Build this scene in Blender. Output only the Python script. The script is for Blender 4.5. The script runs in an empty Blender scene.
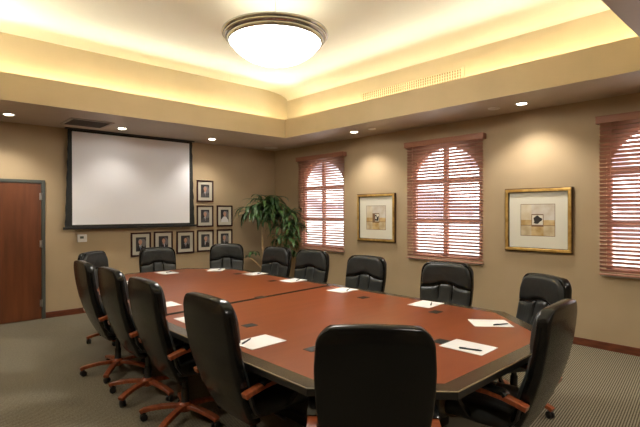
import bpy, bmesh, math, random
from mathutils import Vector, Matrix
random.seed(7)
R = math.radians
D = bpy.data
COL = bpy.context.scene.collection
SC = bpy.context.scene

# ------------------------------------------------------------------ camera
yaw, pit, rol = R(42.772), R(-0.201), R(-0.126)
Fw = Vector((math.sin(yaw)*math.cos(pit), math.cos(yaw)*math.cos(pit), math.sin(pit)))
Rt = Vector((math.cos(yaw), -math.sin(yaw), 0))
Up = Rt.cross(Fw)
Rt, Up = Rt*math.cos(rol)+Up*math.sin(rol), -Rt*math.sin(rol)+Up*math.cos(rol)
cd = D.cameras.new('camera'); cam = D.objects.new('camera', cd); COL.objects.link(cam)
m = Matrix((Rt, Up, -Fw)).transposed().to_4x4(); m.translation = Vector((0, 0, 1.6))
cam.matrix_world = m
cd.sensor_width = 36; cd.lens = 461.884/640*36; cd.clip_start = .05
SC.camera = cam

# ------------------------------------------------------------------ world, lamps of the room, exposure
w = D.worlds.new('daylight'); SC.world = w; w.use_nodes = True
bg = w.node_tree.nodes['Background']
bg.inputs[1].default_value = 3.6
_t = w.node_tree.nodes.new('ShaderNodeTexCoord'); _m = w.node_tree.nodes.new('ShaderNodeMapping'); _n = w.node_tree.nodes.new('ShaderNodeTexNoise'); _c = w.node_tree.nodes.new('ShaderNodeValToRGB')
_m.inputs['Scale'].default_value = (1, 1, 1.6); _n.inputs['Scale'].default_value = 9; _n.inputs['Detail'].default_value = 5     # bright broken cloud
_c.color_ramp.elements[0].position = .45; _c.color_ramp.elements[0].color = (.15, .13, .145, 1); _c.color_ramp.elements[1].position = .60; _c.color_ramp.elements[1].color = (1, .985, 1, 1)
for _a, _b in ((_t.outputs['Generated'], _m.inputs[0]), (_m.outputs[0], _n.inputs['Vector']), (_n.outputs['Fac'], _c.inputs[0]), (_c.outputs[0], bg.inputs[0])): w.node_tree.links.new(_a, _b)
SC.view_settings.view_transform = 'Standard'; SC.view_settings.look = 'None'
SC.view_settings.gamma = 1; SC.view_settings.use_curve_mapping = False
SC.view_settings.exposure = 1.55
DOWN_W, COVE_E, BOWL_E, COVE_W = 25, 1.9, 12.0, 14.5
WARM = (1, .92, .80)
COVE_C = (1, .96, .80)

# ------------------------------------------------------------------ materials
def mat(name, col, rough=.5, metal=0, spec=.5, coat=0, emit=None, es=0):
    mt = D.materials.new(name); mt.use_nodes = True
    b = mt.node_tree.nodes['Principled BSDF']
    b.inputs['Base Color'].default_value = (*col, 1); b.inputs['Roughness'].default_value = rough
    b.inputs['Metallic'].default_value = metal; b.inputs['Specular IOR Level'].default_value = spec
    b.inputs['Coat Weight'].default_value = coat
    if emit: b.inputs['Emission Color'].default_value = (*emit, 1); b.inputs['Emission Strength'].default_value = es
    return mt
def N(mt, t, **k):
    n = mt.node_tree.nodes.new(t)
    for a, v in k.items(): setattr(n, a, v)
    return n
def LK(mt, a, b): mt.node_tree.links.new(a, b)
def noisy(mt, c1, c2, scale=5, stretch=(1, 1, 1), detail=4, bump=0, bscale=None, lo=.35, hi=.65, bdist=.002):
    b = mt.node_tree.nodes['Principled BSDF']
    tc = N(mt, 'ShaderNodeTexCoord'); mp = N(mt, 'ShaderNodeMapping'); mp.inputs['Scale'].default_value = stretch
    LK(mt, tc.outputs['Object'], mp.inputs[0])
    n = N(mt, 'ShaderNodeTexNoise'); n.inputs['Scale'].default_value = scale; n.inputs['Detail'].default_value = detail
    LK(mt, mp.outputs[0], n.inputs['Vector'])
    cr = N(mt, 'ShaderNodeValToRGB'); cr.color_ramp.elements[0].color = (*c1, 1); cr.color_ramp.elements[1].color = (*c2, 1)
    cr.color_ramp.elements[0].position = lo; cr.color_ramp.elements[1].position = hi
    LK(mt, n.outputs['Fac'], cr.inputs[0]); LK(mt, cr.outputs[0], b.inputs['Base Color'])
    if bump:
        n2 = N(mt, 'ShaderNodeTexNoise'); n2.inputs['Scale'].default_value = bscale or scale*4; n2.inputs['Detail'].default_value = 3
        LK(mt, tc.outputs['Object'], n2.inputs['Vector'])
        bp = N(mt, 'ShaderNodeBump'); bp.inputs['Strength'].default_value = bump; bp.inputs['Distance'].default_value = bdist
        LK(mt, n2.outputs['Fac'], bp.inputs['Height']); LK(mt, bp.outputs[0], b.inputs['Normal'])
    return mt

M = {}
M['wall'] = noisy(mat('tan_wall_paint', (.4, .3, .19), .75, spec=.2), (.43, .332, .208), (.465, .36, .23), 1.5, bump=.15, bscale=90)
M['soffit'] = noisy(mat('taupe_soffit_paint', (.35, .28, .2), .42, spec=.4), (.46, .38, .29), (.50, .41, .315), 2, bump=.1, bscale=90)
M['fascia'] = noisy(mat('golden_fascia_paint', (.5, .36, .18), .75, spec=.2), (.51, .405, .245), (.55, .435, .265), 2, bump=.1, bscale=90)
M['tray'] = noisy(mat('pale_gold_tray_paint', (.6, .5, .35), .75, spec=.2), (.58, .50, .345), (.62, .535, .375), 2, bump=.1, bscale=90)
M['cream'] = noisy(mat('cream_ceiling_paint', (.8, .7, .48), .8, spec=.2), (.86, .82, .69), (.89, .85, .72), 1.2)
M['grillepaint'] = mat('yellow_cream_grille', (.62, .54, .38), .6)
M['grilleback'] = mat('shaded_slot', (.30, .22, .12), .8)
M['white'] = mat('white_enamel', (.75, .73, .70), .4)
M['basewood'] = noisy(mat('mahogany_baseboard', (.13, .035, .015), .35), (.10, .025, .012), (.17, .048, .02), 6, (1, 1, 6))
M['doorwood'] = noisy(mat('cherry_door_veneer', (.28, .08, .025), .35), (.12, .036, .013), (.18, .056, .020), 2.2, (6, 6, .6), 6)
M['steel'] = mat('grey_green_door_frame', (.07, .075, .065), .4)
M['chrome'] = mat('brushed_steel', (.6, .6, .58), .3, 1)
M['screen'] = mat('matte_screen_fabric', (.83, .84, .89), .9, spec=.1)
M['black'] = mat('black_plastic', (.012, .012, .012), .35)
M['blackcloth'] = mat('black_screen_border', (.012, .013, .011), .7)
M['leather'] = noisy(mat('black_leather', (.012, .013, .013), .22, spec=.34), (.003, .0034, .0034), (.0055, .006, .0058), 12, bump=.12, bscale=140, bdist=.001)
M['leatherf'] = noisy(mat('soft_lit_black_leather', (.02, .022, .022), .36, spec=.4), (.020, .022, .0215), (.028, .031, .030), 12, bump=.4, bscale=110, bdist=.001)  # seat and front pads: lamp light put into a lighter black
M['chairwood'] = noisy(mat('cherry_chair_wood', (.35, .09, .03), .28), (.24, .055, .018), (.38, .10, .035), 5, (2, 8, 2))
M['table'] = noisy(mat('cherry_table_veneer', (.3, .07, .025), .30, spec=.45), (.205, .050, .016), (.26, .067, .022), 1.6, (1, 7, 1), 6, lo=.25, hi=.75)
M['band'] = mat('dark_walnut_edge', (.055, .040, .022), .22, spec=.5)
M['bandlip'] = mat('brass_coloured_lip', (.20, .15, .08), .35, spec=.5)  # thin line paler than the band and the edge face
M['tabledark'] = mat('black_table_base', (.010, .009, .008), .4)
M['seam'] = mat('black_seam_strip', (.006, .009, .007), .6, spec=.1)
M['port'] = mat('dark_green_port_cover', (.03, .035, .022), .45)
M['portlid'] = mat('black_port_lid', (.012, .014, .012), .5)
M['paper'] = mat('white_paper', (.80, .80, .80), .8, spec=.2)
M['pen'] = mat('black_pen_barrel', (.012, .015, .03), .3)
M['blind'] = noisy(mat('reddish_wood_slat', (.33, .12, .07), .35), (.42, .215, .15), (.50, .27, .19), 4, (1, .5, 6))
M['valance'] = noisy(mat('wood_valance', (.26, .10, .05), .4), (.32, .135, .075), (.38, .165, .095), 4, (1, .5, 8))
M['winframe'] = mat('rust_window_frame', (.50, .28, .21), .5)
M['cord'] = mat('tan_cord', (.30, .18, .12), .7)
M['gold'] = noisy(mat('antique_gold_frame', (.55, .33, .10), .35, .6), (.50, .30, .08), (.72, .47, .15), 14)
M['bronze'] = mat('dark_bronze_edge', (.09, .045, .018), .45, .2)
M['mat'] = mat('cream_mat_board', (.74, .72, .62), .8)
M['redframe'] = mat('dark_mahogany_frame', (.035, .008, .007), .5, spec=.25)
M['pmat'] = mat('grey_cream_mat', (.55, .53, .44), .8)
M['nickel'] = mat('brushed_nickel', (.46, .46, .46), .16, 1)
M['bowl'] = mat('opal_glass', (.9, .88, .82), .3, emit=(1, .96, .90), es=BOWL_E)
M['lamp'] = mat('lit_lens', (.9, .9, .85), .3, emit=(1, .93, .82), es=14)
M['cove'] = mat('cove_tube', (.9, .9, .85), .4, emit=COVE_C, es=COVE_E)
M['speaker'] = mat('perforated_white_grille', (.75, .72, .68), .6)
M['grille'] = mat('dark_vent_grille', (.13, .115, .095), .6)
M['frost'] = mat('taupe_vent_frame', (.36, .31, .25), .5)
M['leafg'] = noisy(mat('green_leaf', (.05, .11, .03), .4), (.020, .060, .018), (.085, .18, .05), 7)
M['stem'] = noisy(mat('cane_stem', (.35, .25, .13), .6), (.46, .33, .18), (.62, .47, .27), 8, (1, 1, 4))
M['basket'] = noisy(mat('woven_basket', (.2, .11, .05), .7), (.12, .06, .025), (.26, .15, .07), 40, (1, 1, 3), bump=.4)
M['soil'] = mat('dark_soil', (.03, .02, .012), .9)
M['concrete'] = mat('pale_patio', (.6, .58, .54), .8)
M['lcd'] = mat('grey_lcd', (.10, .12, .10), .3)
gl = D.materials.new('window_glass'); gl.use_nodes = True; nt = gl.node_tree; nt.nodes.clear()
o_ = nt.nodes.new('ShaderNodeOutputMaterial'); mx = nt.nodes.new('ShaderNodeMixShader'); tr = nt.nodes.new('ShaderNodeBsdfTransparent')
gs = nt.nodes.new('ShaderNodeBsdfGlossy'); gs.inputs['Roughness'].default_value = .02; mx.inputs[0].default_value = .06
nt.links.new(tr.outputs[0], mx.inputs[1]); nt.links.new(gs.outputs[0], mx.inputs[2]); nt.links.new(mx.outputs[0], o_.inputs[0])
M['glass'] = gl

# ribbed loop carpet: rows of dark dots between light ribs
cp = mat('ribbed_loop_carpet', (.2, .17, .12), .95, spec=.1); M['carpet'] = cp
tc = N(cp, 'ShaderNodeTexCoord'); sp = N(cp, 'ShaderNodeSeparateXYZ'); LK(cp, tc.outputs['Object'], sp.inputs[0])
def mth(op, a, b=None):
    n = N(cp, 'ShaderNodeMath', operation=op)
    for i, v in enumerate((a, b)):
        if v is None: continue
        if isinstance(v, (int, float)): n.inputs[i].default_value = v
        else: LK(cp, v, n.inputs[i])
    return n.outputs[0]
ribs = mth('SINE', mth('MULTIPLY', mth('SUBTRACT', sp.outputs['Y'], mth('MULTIPLY', sp.outputs['X'], .13)), 2*math.pi/.0185))
dots = mth('SINE', mth('MULTIPLY', mth('ADD', sp.outputs['X'], mth('MULTIPLY', sp.outputs['Y'], .6)), 2*math.pi/.022))
pat = mth('MULTIPLY', mth('ADD', mth('MULTIPLY', ribs, .62), mth('MULTIPLY', dots, .38)), .5)
pat = mth('ADD', pat, .5)
nz = N(cp, 'ShaderNodeTexNoise'); nz.inputs['Scale'].default_value = 75; nz.inputs['Detail'].default_value = 2; LK(cp, tc.outputs['Object'], nz.inputs['Vector'])
pat = mth('ADD', mth('MULTIPLY', pat, .62), mth('MULTIPLY', nz.outputs['Fac'], .42))
cr = N(cp, 'ShaderNodeValToRGB'); cr.color_ramp.elements[0].position = .25; cr.color_ramp.elements[1].position = .8
cr.color_ramp.elements[0].color = (.030, .023, .012, 1); cr.color_ramp.elements[1].color = (.36, .32, .235, 1)
LK(cp, pat, cr.inputs[0]); LK(cp, cr.outputs[0], cp.node_tree.nodes['Principled BSDF'].inputs['Base Color'])
bp = N(cp, 'ShaderNodeBump'); bp.inputs['Strength'].default_value = .4; bp.inputs['Distance'].default_value = .003
LK(cp, pat, bp.inputs['Height']); LK(cp, bp.outputs[0], cp.node_tree.nodes['Principled BSDF'].inputs['Normal'])

# ------------------------------------------------------------------ mesh helpers
class MB:
    def __init__(s): s.b = bmesh.new(); s.mi = 0
    def _f(s, vs):
        try:
            f = s.b.faces.new(vs); f.material_index = s.mi; return f
        except ValueError: return None
    def box(s, x0, x1, y0, y1, z0, z1, bev=0, seg=2, T=None):
        if x0 > x1: x0, x1 = x1, x0
        if y0 > y1: y0, y1 = y1, y0
        g = bmesh.ops.create_cube(s.b, size=1)['verts']
        for v in g: v.co = Vector(((x0+x1)/2+v.co.x*(x1-x0), (y0+y1)/2+v.co.y*(y1-y0), (z0+z1)/2+v.co.z*(z1-z0)))
        fs = {f for v in g for f in v.link_faces}
        for f in fs: f.material_index = s.mi
        vs = set(g)
        if bev:
            es = list({e for v in g for e in v.link_edges})
            r = bmesh.ops.bevel(s.b, geom=es, offset=bev, segments=seg, affect='EDGES', profile=.5)
            for f in r['faces']: f.material_index = s.mi
            vs = {v for v in vs if v.is_valid} | set(r['verts'])
        if T is not None: bmesh.ops.transform(s.b, matrix=T, verts=list(vs))
        return s
    def tube(s, pts, rad, n=10, cap=True, flat=None):
        pts = [Vector(p) for p in pts]; rings = []
        up = Vector((0, 0, 1))
        for i, p in enumerate(pts):
            t = (pts[min(i+1, len(pts)-1)]-pts[max(i-1, 0)]).normalized()
            a = t.cross(up)
            if a.length < 1e-3: a = Vector((1, 0, 0))
            a.normalize(); c = a.cross(t).normalized()
            r = rad[i] if isinstance(rad, (list, tuple)) else rad
            rr = (r, r) if flat is None else flat
            rings.append([s.b.verts.new(p+a*math.cos(q)*rr[0]+c*math.sin(q)*rr[1]) for q in [2*math.pi*k/n for k in range(n)]])
        for i in range(len(rings)-1):
            for k in range(n): s._f((rings[i][k], rings[i][(k+1) % n], rings[i+1][(k+1) % n], rings[i+1][k]))
        if cap: s._f(rings[0][::-1]); s._f(rings[-1])
        return s
    def bar(s, pts, w, h, side=Vector((1, 0, 0))):
        """rectangular section swept along pts with slightly chamfered corners"""
        pts = [Vector(p) for p in pts]; rings = []; c = min(w, h)*.12
        prof = [(-w/2+c, -h/2), (w/2-c, -h/2), (w/2, -h/2+c), (w/2, h/2-c), (w/2-c, h/2), (-w/2+c, h/2), (-w/2, h/2-c), (-w/2, -h/2+c)]
        for i, p in enumerate(pts):
            t = (pts[min(i+1, len(pts)-1)]-pts[max(i-1, 0)]).normalized()
            n = side.cross(t).normalized()
            rings.append([s.b.verts.new(p+side*a+n*b) for a, b in prof])
        k8 = len(prof)
        for i in range(len(rings)-1):
            for k in range(k8): s._f((rings[i][k], rings[i][(k+1) % k8], rings[i+1][(k+1) % k8], rings[i+1][k]))
        s._f(rings[0][::-1]); s._f(rings[-1]); return s
    def lathe(s, prof, c=(0, 0, 0), n=32, close=False):
        rings = []
        for r, z in prof:
            if r < 1e-6: rings.append([s.b.verts.new((c[0], c[1], c[2]+z))])
            else: rings.append([s.b.verts.new((c[0]+r*math.cos(2*math.pi*k/n), c[1]+r*math.sin(2*math.pi*k/n), c[2]+z)) for k in range(n)])
        idx = list(range(len(rings)-1)) + ([-1] if close else [])
        for i in idx:
            A, B = rings[i], rings[(i+1) % len(rings)]
            for k in range(n):
                q = [A[k % len(A)], A[(k+1) % len(A)], B[(k+1) % len(B)], B[k % len(B)]]
                u = []
                for v in q:
                    if v not in u: u.append(v)
                if len(u) > 2: s._f(u)
        return s
    def prism(s, poly, z0, z1, top=True, bottom=True):
        a = [s.b.verts.new((x, y, z0)) for x, y in poly]; b = [s.b.verts.new((x, y, z1)) for x, y in poly]
        n = len(poly)
        for k in range(n): s._f((a[k], a[(k+1) % n], b[(k+1) % n], b[k]))
        if bottom: s._f(a[::-1])
        if top: s._f(b)
        return s
    def quad(s, *p): s._f([s.b.verts.new(q) for q in p]); return s
    def build(s, name, mats, parent=None, smooth=False, angle=40, loc=None):
        bmesh.ops.recalc_face_normals(s.b, faces=s.b.faces)
        me = D.meshes.new(name); s.b.to_mesh(me); s.b.free()
        for q in (mats if isinstance(mats, (list, tuple)) else [mats]): me.materials.append(M[q])
        if smooth:
            for p in me.polygons: p.use_smooth = True
            if hasattr(me, 'set_sharp_from_angle'): me.set_sharp_from_angle(angle=R(angle))
        o = D.objects.new(name, me); COL.objects.link(o)
        if parent: o.parent = parent
        if loc: o.location = loc
        return o
def tag(o, label=None, cat=None, group=None, kind=None):
    if label: o['label'] = label
    if cat: o['category'] = cat
    if group: o['group'] = group
    if kind: o['kind'] = kind
    return o
def empty(name, loc=(0, 0, 0), rz=0):
    o = D.objects.new(name, None); COL.objects.link(o); o.location = loc; o.rotation_euler = (0, 0, rz); o.empty_display_size = .1; return o
def children(o): return [c for c in D.objects if c.parent == o]
def copy_tree(o, parent=None, kids=None):
    c = o.copy(); COL.objects.link(c); c.parent = parent
    for ch in list(children(o)): copy_tree(ch, c)
    return c
def struct(o): o['kind'] = 'structure'; return o

# ------------------------------------------------------------------ room shell
XR, YB, XL, YF, H = 6.04, 7.956, -.95, -1.2, 2.909
struct(MB().box(XL-.1, XR+.25, YF-.1, YB+.1, -.1, 0).build('floor', 'carpet'))
struct(MB().box(XL-.1, XR+.25, YB, YB+.15, 0, 3.95).build('wall_back', 'wall'))
struct(MB().box(XL-.15, XL, YF-.1, YB, 0, 3.95).build('wall_left', 'wall'))
struct(MB().box(XL, XR+.25, YF-.15, YF, 0, 3.95).build('wall_front', 'wall'))
WC = [6.485, 3.805, 1.085]; HW, Z0, ZS, ZT = .585, .90, 2.22, 2.61
TW = .14
def arch(yc, n=20, grow=0):
    rr = ((HW)**2+(ZT-ZS)**2)/(2*(ZT-ZS)); zc = ZT-rr; out = []
    a0 = math.asin(HW/rr)
    for i in range(n+1):
        a = -a0+2*a0*i/n; out.append((yc+(rr+grow)*math.sin(a), zc+(rr+grow)*math.cos(a)))
    return out
mb = MB()
def slab(poly, x0, x1):
    a = [mb.b.verts.new((x0, y, z)) for y, z in poly]; b = [mb.b.verts.new((x1, y, z)) for y, z in poly]; n = len(poly)
    for k in range(n): mb._f((a[k], a[(k+1) % n], b[(k+1) % n], b[k]))
    mb._f(a[::-1]); mb._f(b)
edges = [YF]
for c in sorted(WC): edges += [c-HW, c+HW]
edges.append(YB)
for i in range(0, len(edges), 2): slab([(edges[i], 0), (edges[i+1], 0), (edges[i+1], 3.95), (edges[i], 3.95)], XR, XR+TW)
for c in WC:
    slab([(c-HW, 0), (c+HW, 0), (c+HW, Z0), (c-HW, Z0)], XR, XR+TW)
    ar = arch(c)
    for i in range(len(ar)-1):
        slab([ar[i], ar[i+1], (ar[i+1][0], 3.95), (ar[i][0], 3.95)], XR, XR+TW)
struct(mb.build('wall_right', 'wall'))

# ceiling: flat soffit ring, golden fascia, light trough, tray walls, shallow vault
fx0, fx1, fy0, fy1 = .35, 5.108, .92, 6.43      # fascia
tx0, tx1, ty0, ty1 = .10, 5.36, .67, 6.68       # tray walls
ZFt, ZL, ZSP, ZV = 3.234, 3.13, 3.65, 3.77
mb = MB()
mb.mi = 0
for a in ((XL, XR, YF, fy0), (XL, XR, fy1, YB), (XL, fx0, fy0, fy1), (fx1, XR, fy0, fy1)):
    mb.box(a[0], a[1], a[2], a[3], H, H+.002)
mb.mi = 1; t = .03
for a in ((fx0-t, fx1+t, fy0-t, fy0), (fx0-t, fx1+t, fy1, fy1+t), (fx0-t, fx0, fy0, fy1), (fx1, fx1+t, fy0, fy1)):
    mb.box(a[0], a[1], a[2], a[3], H+.0021, ZFt)
mb.mi = 2
for a in ((tx0, tx1, ty0, fy0-t), (tx0, tx1, fy1+t, ty1), (tx0, fx0-t, fy0-t, fy1+t), (fx1+t, tx1, fy0-t, fy1+t)):
    mb.box(a[0], a[1], a[2], a[3], ZL-.02, ZL)
mb.mi = 3
def vprof():
    pts = []; wv = .575; hv = ZV-ZSP; n = 10
    for i in range(n+1):
        a = math.pi/2*i/n; pts.append((tx0+wv*(1-math.cos(a)), ZSP+hv*math.sin(a)))
    left = [(tx0+1.0*(1-math.cos(math.pi/2*i/n)), ZSP+hv*math.sin(math.pi/2*i/n)) for i in range(n+1)]
    return left + [(tx0+tx1-x, z) for x, z in reversed(pts)]
vp = vprof()
mb.quad((tx0, ty0, ZL), (tx0, ty1, ZL), (tx0, ty1, ZSP), (tx0, ty0, ZSP))
mb.quad((tx1, ty0, ZL), (tx1, ty1, ZL), (tx1, ty1, ZSP), (tx1, ty0, ZSP))
for y in (ty0, ty1): mb._f([mb.b.verts.new(p) for p in [(tx0, y, ZL)]+[(x, y, z) for x, z in vp]+[(tx1, y, ZL)]])
mb.mi = 2
for i in range(len(vp)-1):
    mb.quad((vp[i][0], ty0, vp[i][1]), (vp[i+1][0], ty0, vp[i+1][1]), (vp[i+1][0], ty1, vp[i+1][1]), (vp[i][0], ty1, vp[i][1]))
struct(mb.build('ceiling', ['soffit', 'fascia', 'cream', 'tray']))
struct(MB().box(XL-.15, XR+.25, YF-.15, YB+.15, 3.95, 4.0).build('ceiling_deck', 'concrete'))
# baseboards and door
DX0, DX1, DZ = .70, 1.69, 2.087
mb = MB().box(DX1, XR, YB-.018, YB, 0, .09, .004); struct(mb.build('baseboard_back', 'basewood'))
struct(MB().box(XL, DX0, YB-.018, YB, 0, .09, .004).build('baseboard_back', 'basewood'))
struct(MB().box(XR-.018, XR, YF, YB-.018, 0, .09, .004).build('baseboard_right', 'basewood'))
struct(MB().box(XL, XL+.018, YF, YB-.018, 0, .09, .004).build('baseboard_left', 'basewood'))
struct(MB().box(XL+.018, XR-.018, YF, YF+.018, 0, .09, .004).build('baseboard_front', 'basewood'))
dr = struct(empty('door_1', ((DX0+DX1)/2, YB, 0)))
hw = (DX1-DX0)/2
MB().box(-hw, -hw+.05, -.03, 0, 0, DZ, .004).box(hw-.05, hw, -.03, 0, 0, DZ, .004).box(-hw+.05, hw-.05, -.03, 0, DZ-.05, DZ, .004).build('door_frame', 'steel', dr)
MB().box(-hw+.053, hw-.053, -.018, 0, .008, DZ-.053, .002).build('door_slab', 'doorwood', dr)
for z in (.24, 1.13, 1.84):
    h = MB().tube([(hw-.05, -.034, z-.055), (hw-.05, -.034, z+.055)], .008).box(hw-.075, hw-.05, -.021, -.018, z-.05, z+.05).build('hinge', 'chrome', dr)
MB().lathe([(0, 0), (.028, 0), (.028, .01), (.011, .016), (.011, .05), (0, .05)], n=16).box(-.01, .11, -.01, .01, .045, .06, .004, T=None).build('door_handle', 'chrome', dr, loc=(-hw+.12, -.018, 1.0)).rotation_euler = (R(90), 0, 0)

# ------------------------------------------------------------------ windows (arched), glazing bars, sill
for i, c in enumerate(WC):
    wn = struct(empty('window_%d' % (i+1), (XR+.075, c, 0)))
    mb = MB(); fw = .045
    mb.box(-.03, .03, -HW, -HW+fw, Z0, ZS+.02); mb.box(-.03, .03, HW-fw, HW, Z0, ZS+.02); mb.box(-.03, .03, -HW, HW, Z0, Z0+fw)
    o1 = arch(0); o2 = arch(0, grow=-fw)
    for k in range(len(o1)-1):
        P = [o1[k], o1[k+1], o2[k+1], o2[k]]
        a = [mb.b.verts.new((-.03, y, z)) for y, z in P]; b = [mb.b.verts.new((.03, y, z)) for y, z in P]
        for q in range(4): mb._f((a[q], a[(q+1) % 4], b[(q+1) % 4], b[q]))
        mb._f(a[::-1]); mb._f(b)
    mb.build('window_frame', 'winframe', wn)
    MB().box(-.03, .02, -.035, .035, Z0+.03, ZT-.02).build('mullion', 'winframe', wn)
    for z in (1.47, 2.05): MB().box(-.025, .02, -HW+.03, HW-.03, z-.03, z+.03).build('glazing_bar', 'winframe', wn)
    mb = MB(); P = [(-HW+.02, Z0+.02), (HW-.02, Z0+.02)]+[(y, z) for y, z in reversed(arch(0, grow=-.02))]
    mb._f([mb.b.verts.new((.0, y, z)) for y, z in P]); mb.build('window_pane', 'glass', wn)
    MB().box(-.11, -.03, -HW-.04, HW+.04, Z0-.048, Z0-.022, .004).build('window_sill', 'white', wn)

# ------------------------------------------------------------------ wooden blinds
def make_blind(loc):
    r = empty('window_blind', loc)
    BW = .64
    # valance: profile with small top lip
    MB().box(-.085, -.070, -.67, .67, 2.605, 2.685, .003).box(-.070, 0, -.67, -.658, 2.605, 2.685).box(-.070, 0, .658, .67, 2.605, 2.685).box(-.091, -.07, -.672, .672, 2.676, 2.69, .003).build('valance', 'valance', r)
    MB().box(-.065, -.01, -BW, BW, 2.625, 2.67).build('headrail', 'valance', r)
    mb = MB(); n = 37; z1, z0 = 2.595, .925; al = R(38)
    for k in range(n):
        z = z0+(z1-z0)*k/(n-1)
        c_, s_ = math.cos(al), math.sin(al)
        pr = []
        for q in range(5):
            u = -.025+.05*q/4; crown = .0022*(1-(u/.025)**2)
            pr.append((u, crown))
        top = [(-.038+u*c_+v*s_, z-u*s_+v*c_) for u, v in pr]
        bot = [(-.038+u*c_+(v-.003)*s_, z-u*s_+(v-.003)*c_) for u, v in pr]
        ring = top+bot[::-1]
        A = [mb.b.verts.new((x, -BW, zz)) for x, zz in ring]; B = [mb.b.verts.new((x, BW, zz)) for x, zz in ring]
        L = len(ring)
        for q in range(L): mb._f((A[q], A[(q+1) % L], B[(q+1) % L], B[q]))
        mb._f(A[::-1]); mb._f(B)
    mb.build('slats', 'blind', r)
    MB().box(-.066, -.012, -BW, BW, .868, .886, .004).build('bottom_rail', 'blind', r)
    for y in (-.46, 0, .46):
        MB().tube([(-.064, y, .88), (-.064, y, 2.63)], .0014, 5).tube([(-.012, y, .88), (-.012, y, 2.63)], .0014, 5).build('ladder_cord', 'cord', r)
    MB().tube([(-.078, .52, 1.55), (-.069, .52, 2.63)], .004, 8).build('tilt_wand', 'blind', r)
    MB().tube([(-.074, -.545, 1.75), (-.069, -.545, 2.63)], .0016, 5).tube([(-.074, -.545, 1.70), (-.074, -.545, 1.75)], [.008, .004], 8).build('pull_cord', 'cord', r)
    return r
bl = ['reddish wood slat blind over the arched window behind the potted plant', 'reddish wood slat blind over the middle arched window, between the two gold framed pictures',
      'reddish wood slat blind over the arched window at the right edge of the photo']
b0 = make_blind((XR, WC[0], 0))
for i in range(3):
    b = b0 if i == 0 else copy_tree(b0)
    b.location = (XR-.001, WC[i], 0); tag(b, bl[i], 'blind', 'wood blinds on the right wall')

# ------------------------------------------------------------------ ceiling fittings
def downlight(x, y, label, lit=True, target=None, e=DOWN_W, rad=.075):
    r = empty('recessed_downlight' if lit else 'ceiling_disc', (x, y, H))
    tag(r, label, 'ceiling light' if lit else 'ceiling speaker', 'recessed downlights in the soffit' if lit else 'white discs in the soffit')
    if lit:
        MB().lathe([(rad, 0), (rad, -.006), (rad*.9, -.010), (rad*.74, -.006), (rad*.74, 0)], n=28, close=True).build('trim_ring', 'white', r, True)
        MB().lathe([(0, -.004), (rad*.73, -.004), (rad*.73, 0), (0, 0)], n=28).build('lens', 'lamp', r)
        ld = D.lights.new('downlight_beam', 'SPOT'); ld.energy = e; ld.color = WARM; ld.spot_size = R(118); ld.spot_blend = .75; ld.shadow_soft_size = .04
        lo = D.objects.new('downlight_beam', ld); COL.objects.link(lo); lo.parent = r; lo.location = (0, 0, -.03)
        if target: lo.rotation_euler = (Vector(target)-Vector((x, y, H-.03))).to_track_quat('-Z', 'Y').to_euler()
    else:
        MB().lathe([(0, -.006), (rad*.86, -.006), (rad*.86, 0), (0, 0)], n=28).build('disc_grille', 'speaker', r)
        MB().lathe([(rad, 0), (rad, -.006), (rad*.93, -.011), (rad*.86, -.006), (rad*.86, 0)], n=28, close=True).build('rim', 'white', r, True)
    return r
downlight(1.14, 7.33, 'lit recessed downlight in the soffit above the wooden door', target=(1.14, 7.6, 0))
downlight(2.63, 7.38, 'lit recessed downlight between ceiling vent and projection screen', target=(2.63, 7.2, 0), e=DOWN_W*.35)
downlight(4.20, 7.38, 'lit recessed downlight above the top framed portrait, right of the screen', target=(4.45, 7.6, 0), e=DOWN_W*.7)
downlight(5.55, 5.17, 'lit recessed downlight above the gold framed picture between two windows', target=(5.75, 5.17, 0), e=DOWN_W)
downlight(5.60, 2.45, 'lit recessed downlight above the wide gold framed picture nearest the camera', target=(5.8, 2.45, 0), e=DOWN_W)
for x, y in ((-.35, 2.4), (-.35, 5.2)):  # fill lamps added out of view on the left
    downlight(x, y, 'unseen fill downlight added in the left soffit', target=(x+.3, y, 0))
for x, y in ((1.2, -.3), (3.0, -.3), (4.8, -.3)):  # more unseen lamps, added as fill from the camera side
    downlight(x, y, 'unseen fill downlight added in the soffit behind the camera', target=(x, y+.5, 0), e=DOWN_W*1.2)
downlight(5.66, 7.58, 'large round white ceiling speaker in the corner above the potted plant', False, rad=.14)
downlight(5.56, 4.80, 'small unlit round disc in soffit beside downlight, left of middle blind', False, rad=.06)
downlight(5.60, 2.80, 'small unlit round disc in soffit right of the middle blind', False, rad=.075)
# square ceiling diffuser
v = tag(empty('ceiling_vent', (2.10, 7.29, H)), 'square dark grille ceiling vent in front of the screen top', 'ceiling vent')
MB().box(-.29, .29, -.29, -.25, -.012, 0).box(-.29, .29, .25, .29, -.012, 0).box(-.29, -.25, -.25, .25, -.012, 0).box(.25, .29, -.25, .25, -.012, 0).build('vent_frame', 'frost', v)
mb = MB().box(-.25, .25, -.25, .25, -.003, 0)
for k in range(15): y = -.24+.48*k/14; mb.box(-.25, .25, y-.004, y+.004, -.010, -.003)
mb.build('vent_grille', 'grille', v)
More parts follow.
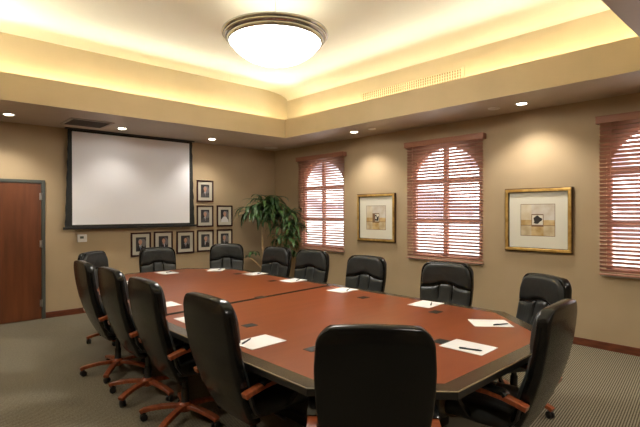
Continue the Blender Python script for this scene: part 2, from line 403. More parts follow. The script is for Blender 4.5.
# linear air grille on the tray wall
v = tag(empty('air_grille', (tx1, 3.96, 3.365)), 'long narrow cream air grille on the cove wall above the windows', 'air vent')
L2 = .89
MB().box(-.014, 0, -L2, L2, .065, .085).box(-.014, 0, -L2, L2, -.105, -.085).box(-.014, 0, -L2, -L2+.03, -.085, .065).box(-.014, 0, L2-.03, L2, -.085, .065).build('grille_frame', 'tray', v)
mb = MB()
for k in range(46): y = -L2+.04+(2*L2-.08)*k/45; mb.box(-.012, -.004, y-.008, y+.008, -.085, .065)
for z in (-.04, .0, .035): mb.box(-.010, -.006, -L2+.03, L2-.03, z-.004, z+.004)
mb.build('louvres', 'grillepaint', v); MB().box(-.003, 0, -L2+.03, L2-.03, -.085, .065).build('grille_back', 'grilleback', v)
# cove tubes lying in the trough
def cove(p, q, label):
    p = Vector(p); q = Vector(q); n = max(1, round((q-p).length/1.4)); d = (q-p)/n
    r = tag(empty('cove_light', (p+q)/2), label, 'cove light', 'cove lights hidden behind the fascia')
    mid = (p+q)/2
    ld = D.lights.new('cove_beam', 'AREA'); ld.shape = 'RECTANGLE'; ld.size = (q-p).length; ld.size_y = .05; ld.energy = COVE_W*(q-p).length/5; ld.color = COVE_C; ld.spread = R(125)
    lo = D.objects.new('cove_beam', ld); COL.objects.link(lo); lo.parent = r; lo.location = (0, 0, .055)
    inn_ = Vector(((tx0+tx1)/2, (ty0+ty1)/2, 0)); ax_ = (q-p).normalized(); iw = inn_-mid; iw.z = 0; iw = (iw-ax_*iw.dot(ax_)).normalized()
    zz_ = -(iw*.985+Vector((0, 0, .17))).normalized(); yy_ = zz_.cross(ax_); lo.rotation_euler = Matrix((ax_, yy_, zz_)).transposed().to_euler()
    for k in range(n):
        a = p+d*k+d*.01-mid; b = p+d*(k+1)-d*.01-mid
        MB().tube([a, b], .016, 8).build('light_tube', 'cove', r, True)
zc = ZL+.017
cove((5.21, .9, zc), (5.21, 6.4, zc), 'strip of cove lighting hidden behind the fascia along the window side')
cove((.25, .9, zc), (.25, 6.4, zc), 'strip of cove lighting hidden behind the left fascia')
cove((.5, 6.53, zc), (5.0, 6.53, zc), 'strip of cove lighting hidden behind the fascia on the screen side')
cove((.5, .82, zc), (5.0, .82, zc), 'strip of cove lighting hidden behind the fascia on the camera side')

# ------------------------------------------------------------------ pendant bowl lamp
PX, PY = 2.885, 3.785
p = tag(empty('pendant_lamp', (PX, PY, 3.085)), 'large white glass bowl pendant lamp with stepped nickel rim hanging from the ceiling', 'pendant lamp')
rb = .462; hb = .285
prof = [(rb*math.sin(a), hb*(.10+.72*(1-math.cos(a))+.18*math.sin(a)**2)) for a in [math.pi/2*k/12 for k in range(13)]]
MB().lathe(prof, n=56).build('glass_bowl', 'bowl', p, True)
MB().lathe([((rb-.01)*math.sin(a), .012+(hb-.012)*(.10+.72*(1-math.cos(a))+.18*math.sin(a)**2)) for a in [math.pi/2*k/12 for k in range(12, -1, -1)]], n=56).build('bowl_liner', 'cream', p, True)
MB().lathe([(rb-.008, hb-.03), (rb+.004, hb-.045), (rb+.022, hb-.040), (rb+.030, hb-.022), (rb+.030, hb-.008), (rb+.040, hb-.010), (rb+.054, hb-.002), (rb+.060, hb+.012), (rb+.060, hb+.022), (rb+.070, hb+.022), (rb+.080, hb+.034), (rb+.078, hb+.050), (rb+.06, hb+.058), (rb+.0, hb+.055), (rb-.008, hb+.03)], n=56, close=True).build('nickel_rim', 'nickel', p, True, 50)
mb = MB()
for k in range(3):
    a = R(20+120*k); mb.tube([((rb+.02)*math.cos(a), (rb+.02)*math.sin(a), hb+.04), (.02*math.cos(a), .02*math.sin(a), hb+.20)], .004, 6)
mb.tube([(0, 0, hb+.18), (0, 0, 3.77-3.085-.02)], .004, 8).tube([(0, 0, hb+.17), (0, 0, hb+.22)], .02, 12).build('suspension_rods', 'white', p)
MB().lathe([(0, 0), (.03, 0), (.03, -.008), (.01, -.012), (0, -.012)], n=24).build('ceiling_canopy', 'white', p, True, loc=(0, 0, .683))

ld = D.lights.new('bowl_uplight', 'AREA'); ld.shape = 'DISK'; ld.size = .7; ld.energy = 1.6; ld.color = (1, .94, .80)
lo = D.objects.new('bowl_uplight', ld); COL.objects.link(lo); lo.parent = p; lo.location = (0, 0, hb-.03); lo.rotation_euler = (R(180), 0, 0)

# ------------------------------------------------------------------ projection screen
s = tag(empty('projection_screen', (3.02, YB, 0)), 'white pull-down projection screen with black border on the back wall', 'projection screen')
sx, yd = 1.025, -.10
MB().box(-sx-.05, sx+.05, yd-.03, yd+.04, H-.018, H-.001, .004).build('screen_housing', 'black', s)
MB().box(-sx, sx, yd-.003, yd, 1.37, H-.016).build('border_fabric', 'blackcloth', s)
MB().box(-sx+.045, sx-.045, yd-.0045, yd-.0032, 1.405, H-.050).build('screen_surface', 'screen', s)
MB().box(-sx-.08, sx+.10, yd-.022, yd+.018, 1.335, 1.375, .006).build('weight_bar', 'black', s)
MB().tube([(sx-.22, yd-.02, 1.335), (sx-.22, yd-.02, 1.325)], .012, 10).build('pull_tab', 'chrome', s)
for sg in (-1, 1):
    mb = MB(); pts = []
    wob = (0, .004, -.004, .005, 0, -.004, .004, 0)
    n = 24; prev = None
    for k in range(n+1):
        z = 1.37+(H-.02-1.37)*k/n; a = 1-k/n
        xo = sg*(sx+.012+.045*a**1.3+.004*math.sin(k*1.7)); yo = yd+.006*math.sin(k*2.1)
        cur = [mb.b.verts.new((sg*(sx-.005), yd-.001, z)), mb.b.verts.new((xo, yo-.001, z)), mb.b.verts.new((xo, yo+.004, z)), mb.b.verts.new((sg*(sx-.005), yd+.004, z))]
        if prev:
            for q in range(4): mb._f((prev[q], prev[(q+1) % 4], cur[(q+1) % 4], cur[q]))
        else: mb._f(cur[::-1])
        prev = cur
    mb._f(prev); mb.build('side_skirt', 'blackcloth', s)
# thermostat
t_ = tag(empty('thermostat', (2.204, YB, 1.19)), 'small white wall thermostat with grey display below the screen corner', 'thermostat')
MB().box(-.07, .07, -.028, 0, -.06, .06, .006).build('case', 'white', t_, True)
MB().box(-.035, .02, -.030, -.028, -.005, .032).build('display', 'lcd', t_)
MB().box(.034, .052, -.031, -.027, -.01, .02, .002).build('button', 'speaker', t_)

# ------------------------------------------------------------------ portraits
def cmat(n, c, r=.5):
    if n not in M: M[n] = mat(n, c, r)
    return n
cmat('photo_backdrop', (.03, .027, .03)); cmat('photo_skin', (.50, .27, .19)); cmat('photo_hair', (.33, .31, .30)); cmat('photo_darkhair', (.03, .02, .015))
cmat('photo_suit', (.012, .012, .016)); cmat('photo_white', (.65, .65, .66)); cmat('photo_tie', (.10, .012, .02)); cmat('photo_greysuit', (.07, .07, .075)); cmat('photo_glow', (.16, .15, .16)); cmat('photo_bluetie', (.04, .08, .22))
def ell(mb, cx, cz, rx, rz, y, mi, n=20, a0=0, a1=2*math.pi):
    mb.mi = mi; mb._f([mb.b.verts.new((cx+rx*math.cos(a0+(a1-a0)*k/n), y, cz+rz*math.sin(a0+(a1-a0)*k/n))) for k in range(n)])
def pol(mb, P, y, mi): mb.mi = mi; mb._f([mb.b.verts.new((x, y, z)) for x, z in P])
def portrait(x0, x1, z0, z1, label, suit='photo_suit', hair='photo_hair', tie='photo_tie', hx=0, woman=False, lean=0):
    cx, cz = (x0+x1)/2, (z0+z1)/2; w2, h2 = .175, .205
    r = tag(empty('framed_portrait', (cx, YB, cz)), label, 'framed portrait', 'framed portraits on the back wall')
    f = .027
    MB().box(-w2, w2, -.025, 0, h2-f, h2, .005).box(-w2, w2, -.025, 0, -h2, -h2+f, .005).box(-w2, -w2+f, -.025, 0, -h2+f, h2-f, .005).box(w2-f, w2, -.025, 0, -h2+f, h2-f, .005).build('frame', 'redframe', r)
    MB().box(-w2+f, w2-f, -.012, -.002, -h2+f, h2-f).build('mat_board', 'pmat', r)
    a, b = .088, .122
    mb = MB(); pol(mb, [(-a, -b), (a, -b), (a, b), (-a, b)], -.0125, 0)
    ell(mb, .035, .02, .05, .075, -.0127, 6)
    # shoulders, shirt, tie, head, hair
    pol(mb, [(-a+.004, -b), (a-.004, -b), (a-.01, -.075), (.04+hx, -.028), (.018+hx, -.008), (-.018+hx, -.008), (-.04+hx, -.028), (-a+.01, -.07)], -.0130, 1)
    if not woman:
        pol(mb, [(-.020+hx, -.010), (.020+hx, -.010), (.004+hx+lean, -.10)], -.0133, 2)
        pol(mb, [(-.006+hx, -.016), (.006+hx, -.016), (.008+hx, -.06), (.002+hx+lean, -.10), (-.005+hx, -.06)], -.0136, 3)
    pol(mb, [(-.014+hx, -.016), (.014+hx, -.016), (.014+hx, .02), (-.014+hx, .02)], -.0138, 4)
    ell(mb, hx, .048, .034, .044, -.0141, 5)
    ell(mb, hx, .038, .030, .041, -.0144, 4)
    mb.build('photo_print', ['photo_backdrop', suit, 'photo_white', tie, 'photo_skin', hair, 'photo_glow'], r)
portrait(4.195, 4.544, 1.795, 2.205, 'framed portrait of a man in a grey suit, topmost beside the screen', 'photo_greysuit')
portrait(4.194, 4.542, 1.322, 1.725, 'framed portrait of a man in grey suit, directly under the topmost one', 'photo_greysuit')
portrait(4.62, 4.968, 1.322, 1.728, 'framed portrait of a person in white clothing, nearest the plant', 'photo_white', woman=True)
portrait(4.204, 4.541, .839, 1.273, 'framed portrait of a man in a dark suit turned sideways, bottom row, fourth from left', hx=.006, lean=-.02)
portrait(4.619, 4.966, .843, 1.272, 'framed portrait at the right end of the bottom row, below the white-clothed person', hx=-.008, tie='photo_suit')
portrait(3.79, 4.14, .835, 1.258, 'framed portrait of a dark suited man in the middle of the bottom row of five', hair='photo_darkhair')
portrait(3.368, 3.718, .845, 1.261, 'framed portrait of a dark haired person, second from left in the bottom row', hair='photo_darkhair', hx=.004, lean=.02)
portrait(2.968, 3.315, .837, 1.256, 'framed portrait at the left end of the bottom row, man with pale shirt', tie='photo_bluetie', hx=-.012)

# ------------------------------------------------------------------ gold framed pictures
cmat('art_cream', (.62, .54, .38)); cmat('art_ochre', (.50, .33, .12)); cmat('art_pale', (.60, .57, .52)); cmat('art_dark', (.03, .025, .02)); cmat('art_brown', (.20, .11, .05)); cmat('art_tan', (.55, .43, .26)); cmat('art_light', (.72, .68, .58))
for n_, a_, b_ in (('art_cream', (.60, .50, .32), (.70, .64, .52)), ('art_ochre', (.46, .28, .09), (.66, .50, .26)), ('art_tan', (.48, .36, .20), (.64, .54, .36)), ('art_pale', (.55, .48, .38), (.66, .63, .58))): noisy(M[n_], a_, b_, 9)
def picture(yc, z0, z1, label, blob):
    r = tag(empty('framed_picture', (XR, yc, (z0+z1)/2)), label, 'picture', 'gold framed abstract pictures'); r.rotation_euler = (0, 0, R(-90))
    # local: x along wall (right as seen), -y is out of the wall
    w2, h2, f = .42, .41, .05
    mb = MB(); mb.box(-w2, w2, -.030, 0, h2-f, h2, .003).box(-w2, w2, -.030, 0, -h2, -h2+f, .003).box(-w2, -w2+f, -.030, 0, -h2+f, h2-f, .003).box(w2-f, w2, -.030, 0, -h2+f, h2-f, .003); mb.build('frame_backing', 'bronze', r)
    mb = MB(); g = .012
    for (x0, x1, q0, q1) in ((-w2+g, w2-g, h2-f, h2-g), (-w2+g, w2-g, -h2+g, -h2+f), (-w2+g, -w2+f, -h2+f, h2-f), (w2-f, w2-g, -h2+f, h2-f)): mb.box(x0, x1, -.045, -.028, q0, q1, .006)
    mb.build('gilt_moulding', 'gold', r)
    mb = MB(); e = .006; i_ = w2-f; j_ = h2-f
    for (x0, x1, q0, q1) in ((-i_, i_, j_-e, j_), (-i_, i_, -j_, -j_+e), (-i_, -i_+e, -j_, j_), (i_-e, i_, -j_, j_)): mb.box(x0, x1, -.030, -.014, q0, q1)
    mb.build('inner_fillet', 'black', r)
    MB().box(-i_, i_, -.014, -.004, -j_, j_).build('mat_board', 'mat', r)
    mb = MB(); a, b = .215, .205; y = -.0145
    pol(mb, [(-a, -b), (a, -b), (a, b), (-a, b)], y, 5)
    a -= .006; b -= .006; c = .075
    pol(mb, [(-a, .0), (-c, .0), (-c, b), (-a, b)], y-.0003, 1 if False else 0)
    pol(mb, [(-c, .075), (c, .075), (c, b), (-c, b)], y-.0003, 3)
    pol(mb, [(c, 0), (a, 0), (a, b), (c, b)], y-.0003, 3)
    pol(mb, [(-a, -.065), (-c, -.065), (-c, 0), (-a, .0)], y-.0003, 1)
    pol(mb, [(c, -.065), (a, -.065), (a, 0), (c, 0)], y-.0003, 1)
    pol(mb, [(-a, -b), (-c, -b), (-c, -.072), (-a, -.072)], y-.0003, 2)
    pol(mb, [(-c, -b), (c, -b), (c, -.085), (-c, -.085)], y-.0003, 1)
    pol(mb, [(c, -b), (a, -b), (a, -.072), (c, -.072)], y-.0003, 2)
    pol(mb, [(-c, -.075), (c, -.075), (c, .070), (-c, .070)], y-.0003, 5)
    pol(mb, [(-c+.008, -.062), (c-.008, -.062), (c-.008, .062), (-c+.008, .062)], y-.0006, 6)
    if blob:
        pol(mb, [(.045*math.cos(t)*(1+.18*math.sin(3*t+1))*1.15, .005+.045*math.sin(t)*(1+.2*math.cos(4*t))) for t in [2*math.pi*k/26 for k in range(26)]], y-.0009, 4)
        pol(mb, [(-.05, -.04), (-.01, -.05), (.01, -.02), (-.03, -.01)], y-.0011, 4)
    else:
        pol(mb, [(-c+.008, -.062), (-.02, -.062), (-.02, .062), (-c+.008, .062)], y-.0009, 5)
        pol(mb, [(-.02, -.05), (c-.02, -.055), (c-.012, .03), (.03, .01), (.01, .05), (-.02, .045)], y-.0009, 4)
        pol(mb, [(-.015, -.02), (.02, -.025), (.015, .02), (-.012, .025)], y-.0011, 6)
    mb.build('art_print', ['art_cream', 'art_ochre', 'art_tan', 'art_pale', 'art_dark', 'art_brown', 'art_light'], r)
picture(5.115, 1.087, 1.912, 'gold framed abstract picture with half dark centre square, between the left and middle blinds', False)
picture(2.437, 1.079, 1.901, 'gold framed abstract picture with round dark blob at centre, right of middle blind', True)

# ------------------------------------------------------------------ conference table
TP = [(1.98, 1.17), (3.30, 1.18), (3.85, 1.83), (3.85, 6.0), (3.33, 6.62), (2.35, 6.62), (1.48, 5.45), (1.48, 1.70)]
def inset(P, d):
    n = len(P); out = []
    for i in range(n):
        p0, p1, p2 = Vector(P[i-1]), Vector(P[i]), Vector(P[(i+1) % n])
        e1 = (p1-p0).normalized(); e2 = (p2-p1).normalized()
        n1 = Vector((-e1.y, e1.x)); n2 = Vector((-e2.y, e2.x))
        b = (n1+n2).normalized(); out.append(tuple(p1+b*(d/b.dot(n1))))
    return out
tb = tag(empty('conference_table', (0, 0, 0)), 'long eight-sided cherry conference table with dark edge band and seam across the middle', 'conference table')
ZTb = .74
inn = inset(TP, .10)
MB().prism(inn, .700, ZTb).build('tabletop', 'table', tb)
mb = MB(); n = 8
def ringband(mb, A, za, B, zb):
    a = [mb.b.verts.new((*p_, za)) for p_ in A]; b = [mb.b.verts.new((*p_, zb)) for p_ in B]
    for k in range(n): mb._f((a[k], a[(k+1) % n], b[(k+1) % n], b[k]))
e1 = inset(TP, .006)
ringband(mb, inn, ZTb, e1, ZTb-.0005); ringband(mb, TP, .700, inn, .700); mb.build('edge_band', 'band', tb)
mb = MB(); ringband(mb, e1, ZTb-.0004, TP, ZTb-.003); ringband(mb, TP, ZTb-.003, TP, ZTb-.006); mb.build('edge_lip', 'bandlip', tb)
mb = MB(); ringband(mb, TP, ZTb-.006, TP, .700); mb.build('edge_face', 'tabledark', tb)
MB().box(-1.086, 1.086, -.030, .030, -.002, .0015, T=Matrix.Translation((2.665, 3.80, ZTb)) @ Matrix.Rotation(R(5), 4, 'Z')).build('seam_strip', 'seam', tb)
ap = inset(TP, .42); ap2 = inset(TP, .44)
mb = MB(); ringband(mb, ap, .60, ap, .70); ringband(mb, ap2, .60, ap2, .70); ringband(mb, ap, .60, ap2, .60); mb.build('apron', 'tabledark', tb)
for y in (2.45, 5.05):
    MB().prism(inset([(2.3, y-.5), (3.03, y-.5), (3.03, y+.5), (2.3, y+.5)], 0), .06, .70).prism([(2.25, y-.55), (3.08, y-.55), (3.08, y+.55), (2.25, y+.55)], 0, .06).build('pedestal', 'tabledark', tb)
PORTS = [(1.98, 2.93), (1.93, 2.15), (3.46, 3.10), (3.41, 2.23), (2.66, 1.70), (3.52, 5.50), (3.47, 4.63), (2.72, 3.83), (1.95, 4.60)]
for k, (x, y) in enumerate(PORTS):
    pc = MB().box(-.052, .052, -.042, .042, 0, .003, .001, 1).build('port_cover', 'port', tb, loc=(x, y, ZTb+.0003))
    MB().box(-.04, -.004, -.032, .032, .003, .0045).box(.004, .04, -.032, .032, .003, .0045).build('port_lid', 'portlid', pc)

# ------------------------------------------------------------------ executive chairs (origin on floor under the column, facing +Y)
YC = [(.335, -.105), (.40, -.145), (.50, -.195), (.62, -.245), (.74, -.283), (.86, -.308), (.94, -.320), (1.02, -.328), (1.10, -.330)]
def yc(z):
    for (a, b), (c, d) in zip(YC, YC[1:]):
        if z <= c: t = (z-a)/(c-a); return b+(d-b)*t
    return YC[-1][1]
ZB_, ZTP = .335, 1.09
def hwid(z):
    t = (z-ZB_)/(ZTP-ZB_)
    w_ = .215+.055*math.sin(min(t/.75, 1)*math.pi/2)-.012*max(0, (t-.75)/.25)
    r = .085
    if z > ZTP-r: w_ += -r+math.sqrt(max(0, r*r-(z-(ZTP-r))**2))
    r = .06
    if z < ZB_+r: w_ += -r+math.sqrt(max(0, r*r-((ZB_+r)-z)**2))
    return w_
def crown(x, hx):  # top edge gently arched
    return .018*(1-(x/.27)**2)
def rnd(d, e, q=2): d = max(0, min(d/e, 1)); return (1-(1-d)**q)**(1/q)
def closed_grid(mb, NX, NZ, fn_front, fn_back):
    F = [[mb.b.verts.new(fn_front(i/NX, j/NZ)) for i in range(NX+1)] for j in range(NZ+1)]
    B = [[(F[j][i] if i in (0, NX) or j in (0, NZ) else mb.b.verts.new(fn_back(i/NX, j/NZ))) for i in range(NX+1)] for j in range(NZ+1)]
    for j in range(NZ):
        for i in range(NX):
            mb._f((F[j][i], F[j][i+1], F[j+1][i+1], F[j+1][i])); mb._f((B[j][i], B[j+1][i], B[j+1][i+1], B[j][i+1]))
def make_chair():
    root = empty('office_chair')
    # --- backrest shell
    def P(u, v, sgn):
        tz = v+.0*v; zz = ZB_+(ZTP-ZB_)*((.5-.5*math.cos(math.pi*v))*.7+v*.3)
        hw_ = max(hwid(zz), .001); s_ = math.sin((u*2-1)*math.pi/2)*.75+(u*2-1)*.25; x = s_*hw_
        z = zz+crown(x, hw_)*max(0, (v-.5)*2)
        d = min(hw_-abs(x), zz-ZB_, ZTP-zz); p_ = rnd(d, .030, 3.2)
        base = yc(zz)+.02
        y = base-.02*(1-(x/.28)**2) + (.036*p_ if sgn > 0 else -.036*p_)
        return (x, y, z)
    mb = MB(); closed_grid(mb, 40, 56, lambda u, v: P(u, v, 1), lambda u, v: P(u, v, -1))
    mb.build('back_shell', 'leather', root, True, 80)
    # --- front cushions
    def arcz(x): return .862+.030*math.exp(-(x/.10)**4)-.012*(x/.22)**2
    def pad(u, v, sgn, lo, hi, bulge, kind):
        s_ = u*2-1; zr0 = lo(0); zr1 = hi(0)
        zmid = zr0+(zr1-zr0)*v; hw_ = max(.02, hwid(min(zmid, ZTP-.03))-.009)
        if zmid > ZTP-.09: hw_ = max(.03, hwid(zmid)-.012)
        x = s_*hw_; z = lo(x)+(hi(x)-lo(x))*v
        d = min(hw_-abs(x), (v)*(zr1-zr0), (1-v)*(zr1-zr0)); p_ = rnd(d, .04)
        base = yc(z)+.02-.02*(1-(x/.28)**2)+.020
        if sgn < 0: return (x, base-.004, z)
        b = bulge
        if kind == 'lumbar':
            for xs in (-.085, .085):
                sx_ = xs*(1.1-.35*abs(v-.0)); b -= .022*math.exp(-((x-sx_)/.009)**2)
            b -= .006*math.sin(x*230+1.5*math.sin(v*5))*max(0, v-.3)*1.1
            b += .012*math.exp(-((z-.62)/.1)**2)
        else:
            b += .010*math.sin(math.pi*v); b -= .004*math.exp(-((x+.09-.25*(v))/.012)**2)*(1-v) + .004*math.exp(-((x-.10+.2*v)/.012)**2)*(1-v)
            b -= .003*max(0, .5-v)*math.sin(x*150)
        return (x, base+b*p_, z)
    mb = MB(); lo = lambda x: .43; hi = lambda x: arcz(x)+.004
    closed_grid(mb, 44, 22, lambda u, v: pad(u, v, 1, lo, hi, .032, 'lumbar'), lambda u, v: pad(u, v, -1, lo, hi, 0, ''))
    mb.build('lumbar_pad', 'leatherf', root, True, 80)
    mb = MB(); lo2 = arcz; hi2 = lambda x: ZTP-.006+crown(x, 0)
    closed_grid(mb, 32, 16, lambda u, v: pad(u, v, 1, lo2, hi2, .038, 'head'), lambda u, v: pad(u, v, -1, lo2, hi2, 0, ''))
    mb.build('headrest_pad', 'leatherf', root, True, 80)
    # --- seat cushion
    def S(u, v, sgn):
        x = (u*2-1); yv = v
        hx = .262-.02*abs(yv-.5)*2
        r = .07; Y0, Y1 = -.19, .285; y = Y0+(Y1-Y0)*v
        dd = min(y-Y0, Y1-y)
        if dd < r: hx += -r+math.sqrt(max(0, r*r-(r-dd)**2))
        x *= hx; d = min(hx-abs(x), dd); p_ = rnd(d, .05)
        z = .435-.025*max(0, (v-.7)/.3)**2
        if sgn > 0: z += (.052+.008*math.sin(math.pi*v)-.012*math.exp(-(x/.05)**2)*0)*p_ - .006*math.exp(-((abs(x)-.12)/.008)**2)*p_
        else: z -= .045*p_
        return (x, y, z)
    mb = MB(); closed_grid(mb, 28, 24, lambda u, v: S(u, v, 1), lambda u, v: S(u, v, -1)); mb.build('seat', 'leatherf', root, True, 80)
    # --- arms: wood arm rest, black pad, black bracket
    for sg in (-1, 1):
        X = sg*.285
        pts = [(X, -.245, .575), (X, -.20, .589), (X, -.12, .608), (X, -.03, .618), (X, .06, .618), (X, .125, .608), (X, .165, .585), (X, .18, .555)]
        a = MB().bar(pts, .052, .030).build('armrest', 'chairwood', root, True, 35)
        MB().bar([(X, -.135, .616), (X, -.12, .631), (X, -.03, .6435), (X, .06, .6425), (X, .125, .630), (X, .135, .620)], .058, .026).build('arm_pad', 'leather', a, True, 50)
        MB().bar([(X, -.21, .572), (X, -.19, .50), (X-sg*.03, -.14, .435), (X-sg*.09, -.08, .395)], .035, .012).build('rear_arm_bracket', 'black', root, True, 40)
        MB().bar([(X, .165, .570), (X, .13, .50), (X-sg*.03, .08, .43), (X-sg*.09, .03, .392)], .035, .012).build('front_arm_bracket', 'black', root, True, 40)
    # --- mechanism, column
    MB().box(-.10, .10, -.15, .13, .345, .392, .012).tube([(.06, .04, .365), (.25, .05, .36)], .006, 8).tube([(.22, .05, .36), (.27, .05, .36)], .012, 8).build('tilt_mechanism', 'black', root, True, 40)
    MB().lathe([(0, .075), (.034, .075), (.034, .14), (.030, .145), (.030, .24), (.022, .245), (.022, .35), (0, .35)], n=20).build('gas_column', 'black', root, True, 40)
    MB().lathe([(0, .07), (.045, .07), (.055, .085), (.055, .125), (.04, .14), (0, .14)], n=24).build('base_hub', 'chairwood', root, True, 40)
    for k in range(5):
        a = 2*math.pi*k/5+R(90); c_, s_ = math.cos(a), math.sin(a); side = Vector((-s_, c_, 0))
        pp = [(.04, .105), (.10, .108), (.18, .104), (.26, .092), (.315, .080), (.335, .070)]
        lg = MB().bar([(r_*c_, r_*s_, z) for r_, z in pp], .048, .030, side).build('base_leg', 'chairwood', root, True, 40)
        cc = Vector((.312*c_, .312*s_, 0)); mb = MB()
        ca = a+R(35+40*k); ax = Vector((math.cos(ca), math.sin(ca), 0))
        for sg in (-1, 1):
            q = cc+ax*sg*.014+Vector((0, 0, .027))
            mb.tube([q-ax*.009, q-ax*.006, q+ax*.006, q+ax*.009], [.021, .027, .027, .021], 16)
        mb.tube([cc+Vector((0, 0, .025)), cc+Vector((0, 0, .066))], .008, 8)
        mb.box(cc.x-.012, cc.x+.012, cc.y-.012, cc.y+.012, .045, .06, .004)
        mb.build('caster', 'black', lg, True, 40)
    return root
chair = make_chair()
# x, y of column, facing angle (deg from +X), lift of everything above the base, label
CH = [
 (1.768, 1.534, 44, 0.005, 'black leather office chair nearest the camera, seen from behind at the table corner'),
 (1.66, 2.42, -1, 0.013, 'black leather chair on the left side, nearest the camera and largest of that row'),
 (1.655, 3.33, -2, 0.015, 'black leather chair, second from the camera in the left row'),
 (1.655, 4.04, -2, 0.03, 'black leather chair, third from the camera in the left row'),
 (1.655, 4.78, -3, 0.03, 'black leather chair, fourth from the camera in the left row, hiding the fifth'),
 (2.06, 6.02, -50, 0, 'black leather chair at the far left table corner, mostly hidden behind another'),
 (2.88, 6.46, -98, -0.03, 'black leather chair at the far end, in front of the bottom portraits left of centre'),
 (3.76, 6.2, -124, -0.01, 'black leather chair at the far end corner, right of the portraits'),
 (3.76, 5.26, 188, -0.005, 'black leather chair in front of the potted plant trunk'),
 (3.77, 4.5, 190, -0.005, 'black leather chair right of the plant, below the left blind'),
 (3.79, 3.58, 188, -0.02, 'black leather chair below the gold picture hanging between left and middle blinds'),
 (3.79, 2.48, 192, -0.01, 'black leather chair below the middle blind on the window side'),
 (3.78, 1.72, 152, -0.04, 'black leather chair at the near right table corner, below the blob picture'),
 (2.70, 1.30, 94, -0.01, 'black leather chair at the near end of the table, seen from the side at right'),
]
SPIN = {3: -5, 4: 20, 5: 10, 7: 25, 8: 12, 9: -20, 10: 30, 11: 15, 12: 36, 13: 10}
BASE = {'base_hub', 'base_leg', 'gas_column', 'caster'}
for i, (x, y, a, lift, lab) in enumerate(CH):
    c = chair if i == 0 else copy_tree(chair)
    c.location = (x, y, 0); c.rotation_euler = (0, 0, R(a-90)); c['label'] = lab; c['category'] = 'office chair'; c['group'] = 'black leather chairs around the table'
    for ch in children(c):
        if ch.name.split('.')[0] not in BASE: ch.location.z = lift
        else: ch.rotation_euler = (0, 0, R(SPIN.get(i, 0)))

# ------------------------------------------------------------------ papers and pens
PP = [ # x, y, paper long axis angle deg, pen dx, dy, pen angle
 (1.775, 2.515, 3, -.065, .05, 32, 'before the nearest left chair'),
 (2.675, 1.51, 92, -.055, -.045, -70, 'nearest the camera, right of the big chair'),
 (3.367, 1.717, -47, 0, -.085, -24, 'at the near right corner'),
 (3.63, 2.48, 5, .03, -.04, 30, 'before the chair under the middle blind'),
 (3.62, 3.55, 6, .05, -.04, 28, 'just nearer than the seam'),
 (3.68, 4.48, 5, .05, -.04, 31, 'just beyond the seam'),
 (3.70, 5.33, 5, .05, -.03, 34, 'before the chair by the plant'),
 (3.52, 6.08, 50, .06, -.01, 40, 'at the far right corner'),
 (2.85, 6.28, 94, .04, .02, 30, 'at the far end under the portraits'),
 (1.82, 4.12, 0, -.03, .0, 60, 'between second and third left chairs'),
 (1.80, 3.42, 0, .06, .06, 30, 'between first and second left chairs'),
 (2.12, 5.75, -50, .0, .0, 60, 'at the far left corner'),
 (1.83, 4.93, 0, .0, .0, 60, 'beside the fourth left chair'),
]
pap = MB().box(-.143, .143, -.112, .112, 0, .003).build('notepad', 'paper'); pen = MB().tube([(-.070, 0, .005), (-.062, 0, .005), (.045, 0, .005), (.064, 0, .005), (.071, 0, .005)], [.0025, .0050, .0052, .0040, .001], 10).box(-.066, -.025, -.0012, .0012, .010, .0118).build('pen', 'pen', None, True)
for i, (x, y, a, dx, dy, pa, lab) in enumerate(PP):
    p_ = pap if i == 0 else pap.copy(); q_ = pen if i == 0 else pen.copy()
    if i: COL.objects.link(p_); COL.objects.link(q_)
    p_.location = (x, y, ZTb+.0008); p_.rotation_euler = (0, 0, R(a)); tag(p_, 'white pad on table '+lab, 'notepad', 'white pads on the table')
    v_ = Matrix.Rotation(R(a), 2) @ Vector((dx, dy)) if False else Vector((dx, dy))
    q_.location = (x+v_.x, y+v_.y, ZTb+.0038); q_.rotation_euler = (0, 0, R(pa)); tag(q_, 'black pen on the pad '+lab, 'pen', 'pens on the pads')

# ------------------------------------------------------------------ potted plant
pl = tag(empty('potted_plant', (5.40, 7.20, 0)), 'tall green potted plant with drooping strap leaves in the room corner', 'plant')
MB().lathe([(0, 0), (.15, 0), (.19, .16), (.20, .33), (.21, .35), (.19, .35), (.18, .30), (0, .30)], n=28).build('basket_pot', 'basket', pl, True, 40)
MB().lathe([(0, .31), (.178, .31), (.178, .302), (0, .302)], n=24).build('soil', 'soil', pl)
stems = [ # path of points relative to pot, then heads
 [(-.10, .06, .30), (-.15, .10, .9), (-.18, .12, 1.45), (-.16, .05, 1.70)],
 [(.03, -.02, .30), (.06, -.08, .8), (.10, -.12, 1.25), (.06, -.12, 1.60)],
 [(.08, -.08, .30), (.14, -.25, .7), (.16, -.38, 1.05)],
 [(.0, .1, .30), (-.15, .22, .55), (-.28, .30, .72)],
 [(.10, .0, .30), (.12, -.12, .6), (.10, -.22, .85)],
]
for st in stems: MB().tube(st, [.026, .023, .019, .012][:len(st)] if len(st) > 3 else [.014, .011, .008], 10).build('stem', 'stem', pl, True)
mb = MB()
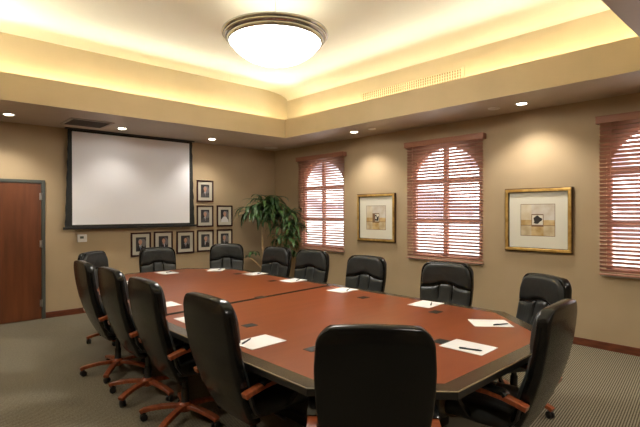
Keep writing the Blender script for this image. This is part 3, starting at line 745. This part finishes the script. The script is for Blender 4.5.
def leaf(o, az, el, L, W, droop):
    d = Vector((math.cos(az), math.sin(az), 0)); side = Vector((-math.sin(az), math.cos(az), 0))
    n = 7; p = Vector(o); ang = el; rows = []
    for k in range(n+1):
        t = k/n; wd = W*math.sin(math.pi*min(1, t*.9+.1))**.7*(1 if t < .97 else .1)
        rows.append((p.copy(), wd, ang)); ang -= droop/n*(.6+t*.9)
        p = p+(d*math.cos(ang)+Vector((0, 0, 1))*math.sin(ang))*(L/n)
    prev = None
    for p, wd, an in rows:
        nn = Vector((0, 0, 1))*math.cos(an)-d*math.sin(an)
        cur = []
        for s_ in (-1, 0, 1):
            c = p+side*wd*s_+nn*(.25*wd*abs(s_))
            c.x = min(c.x, XR-.12-5.40); c.y = min(c.y, YB-.03-7.20)
            cur.append(mb.b.verts.new(c))
        if prev:
            for q in range(2): mb._f((prev[q], prev[q+1], cur[q+1], cur[q]))
        prev = cur
heads = [((-.16, .05, 1.74), 34, .44), ((-.34, .16, 1.62), 26, .44), ((.02, .02, 1.80), 26, .42), ((-.16, .05, 1.68), 30, .42), ((-.28, .12, 1.55), 24, .42), ((-.10, -.10, 1.50), 22, .36), ((.06, -.12, 1.62), 30, .40), ((.20, -.22, 1.55), 22, .38), ((-.02, .12, 1.42), 18, .32), ((.12, -.15, 1.30), 20, .32),
         ((.16, -.38, 1.10), 22, .30), ((.22, -.42, 1.28), 20, .30), ((.08, -.34, .92), 16, .28), ((.26, -.30, 1.38), 18, .30), ((.10, -.22, .78), 14, .26), ((.16, -.42, .80), 14, .24), ((-.28, .30, .74), 9, .24), ((.02, -.2, 1.12), 14, .28)]
for (h, n, L) in heads:
    for k in range(int(n*.8)):
        az = 2*math.pi*(k*.618)+random.uniform(-.3, .3); t = k/n
        leaf((h[0]+random.uniform(-.03, .03), h[1]+random.uniform(-.03, .03), h[2]+random.uniform(-.06, .05)), az, R(random.uniform(15, 65)), L*random.uniform(.95, 1.3), random.uniform(.025, .038), R(random.uniform(95, 140)))
mb.build('foliage', 'leafg', pl, True)

# ------------------------------------------------------------------ outside
struct(MB().box(XR+.25, 30, -20, 30, -.12, -.02).build('patio_ground', 'concrete'))
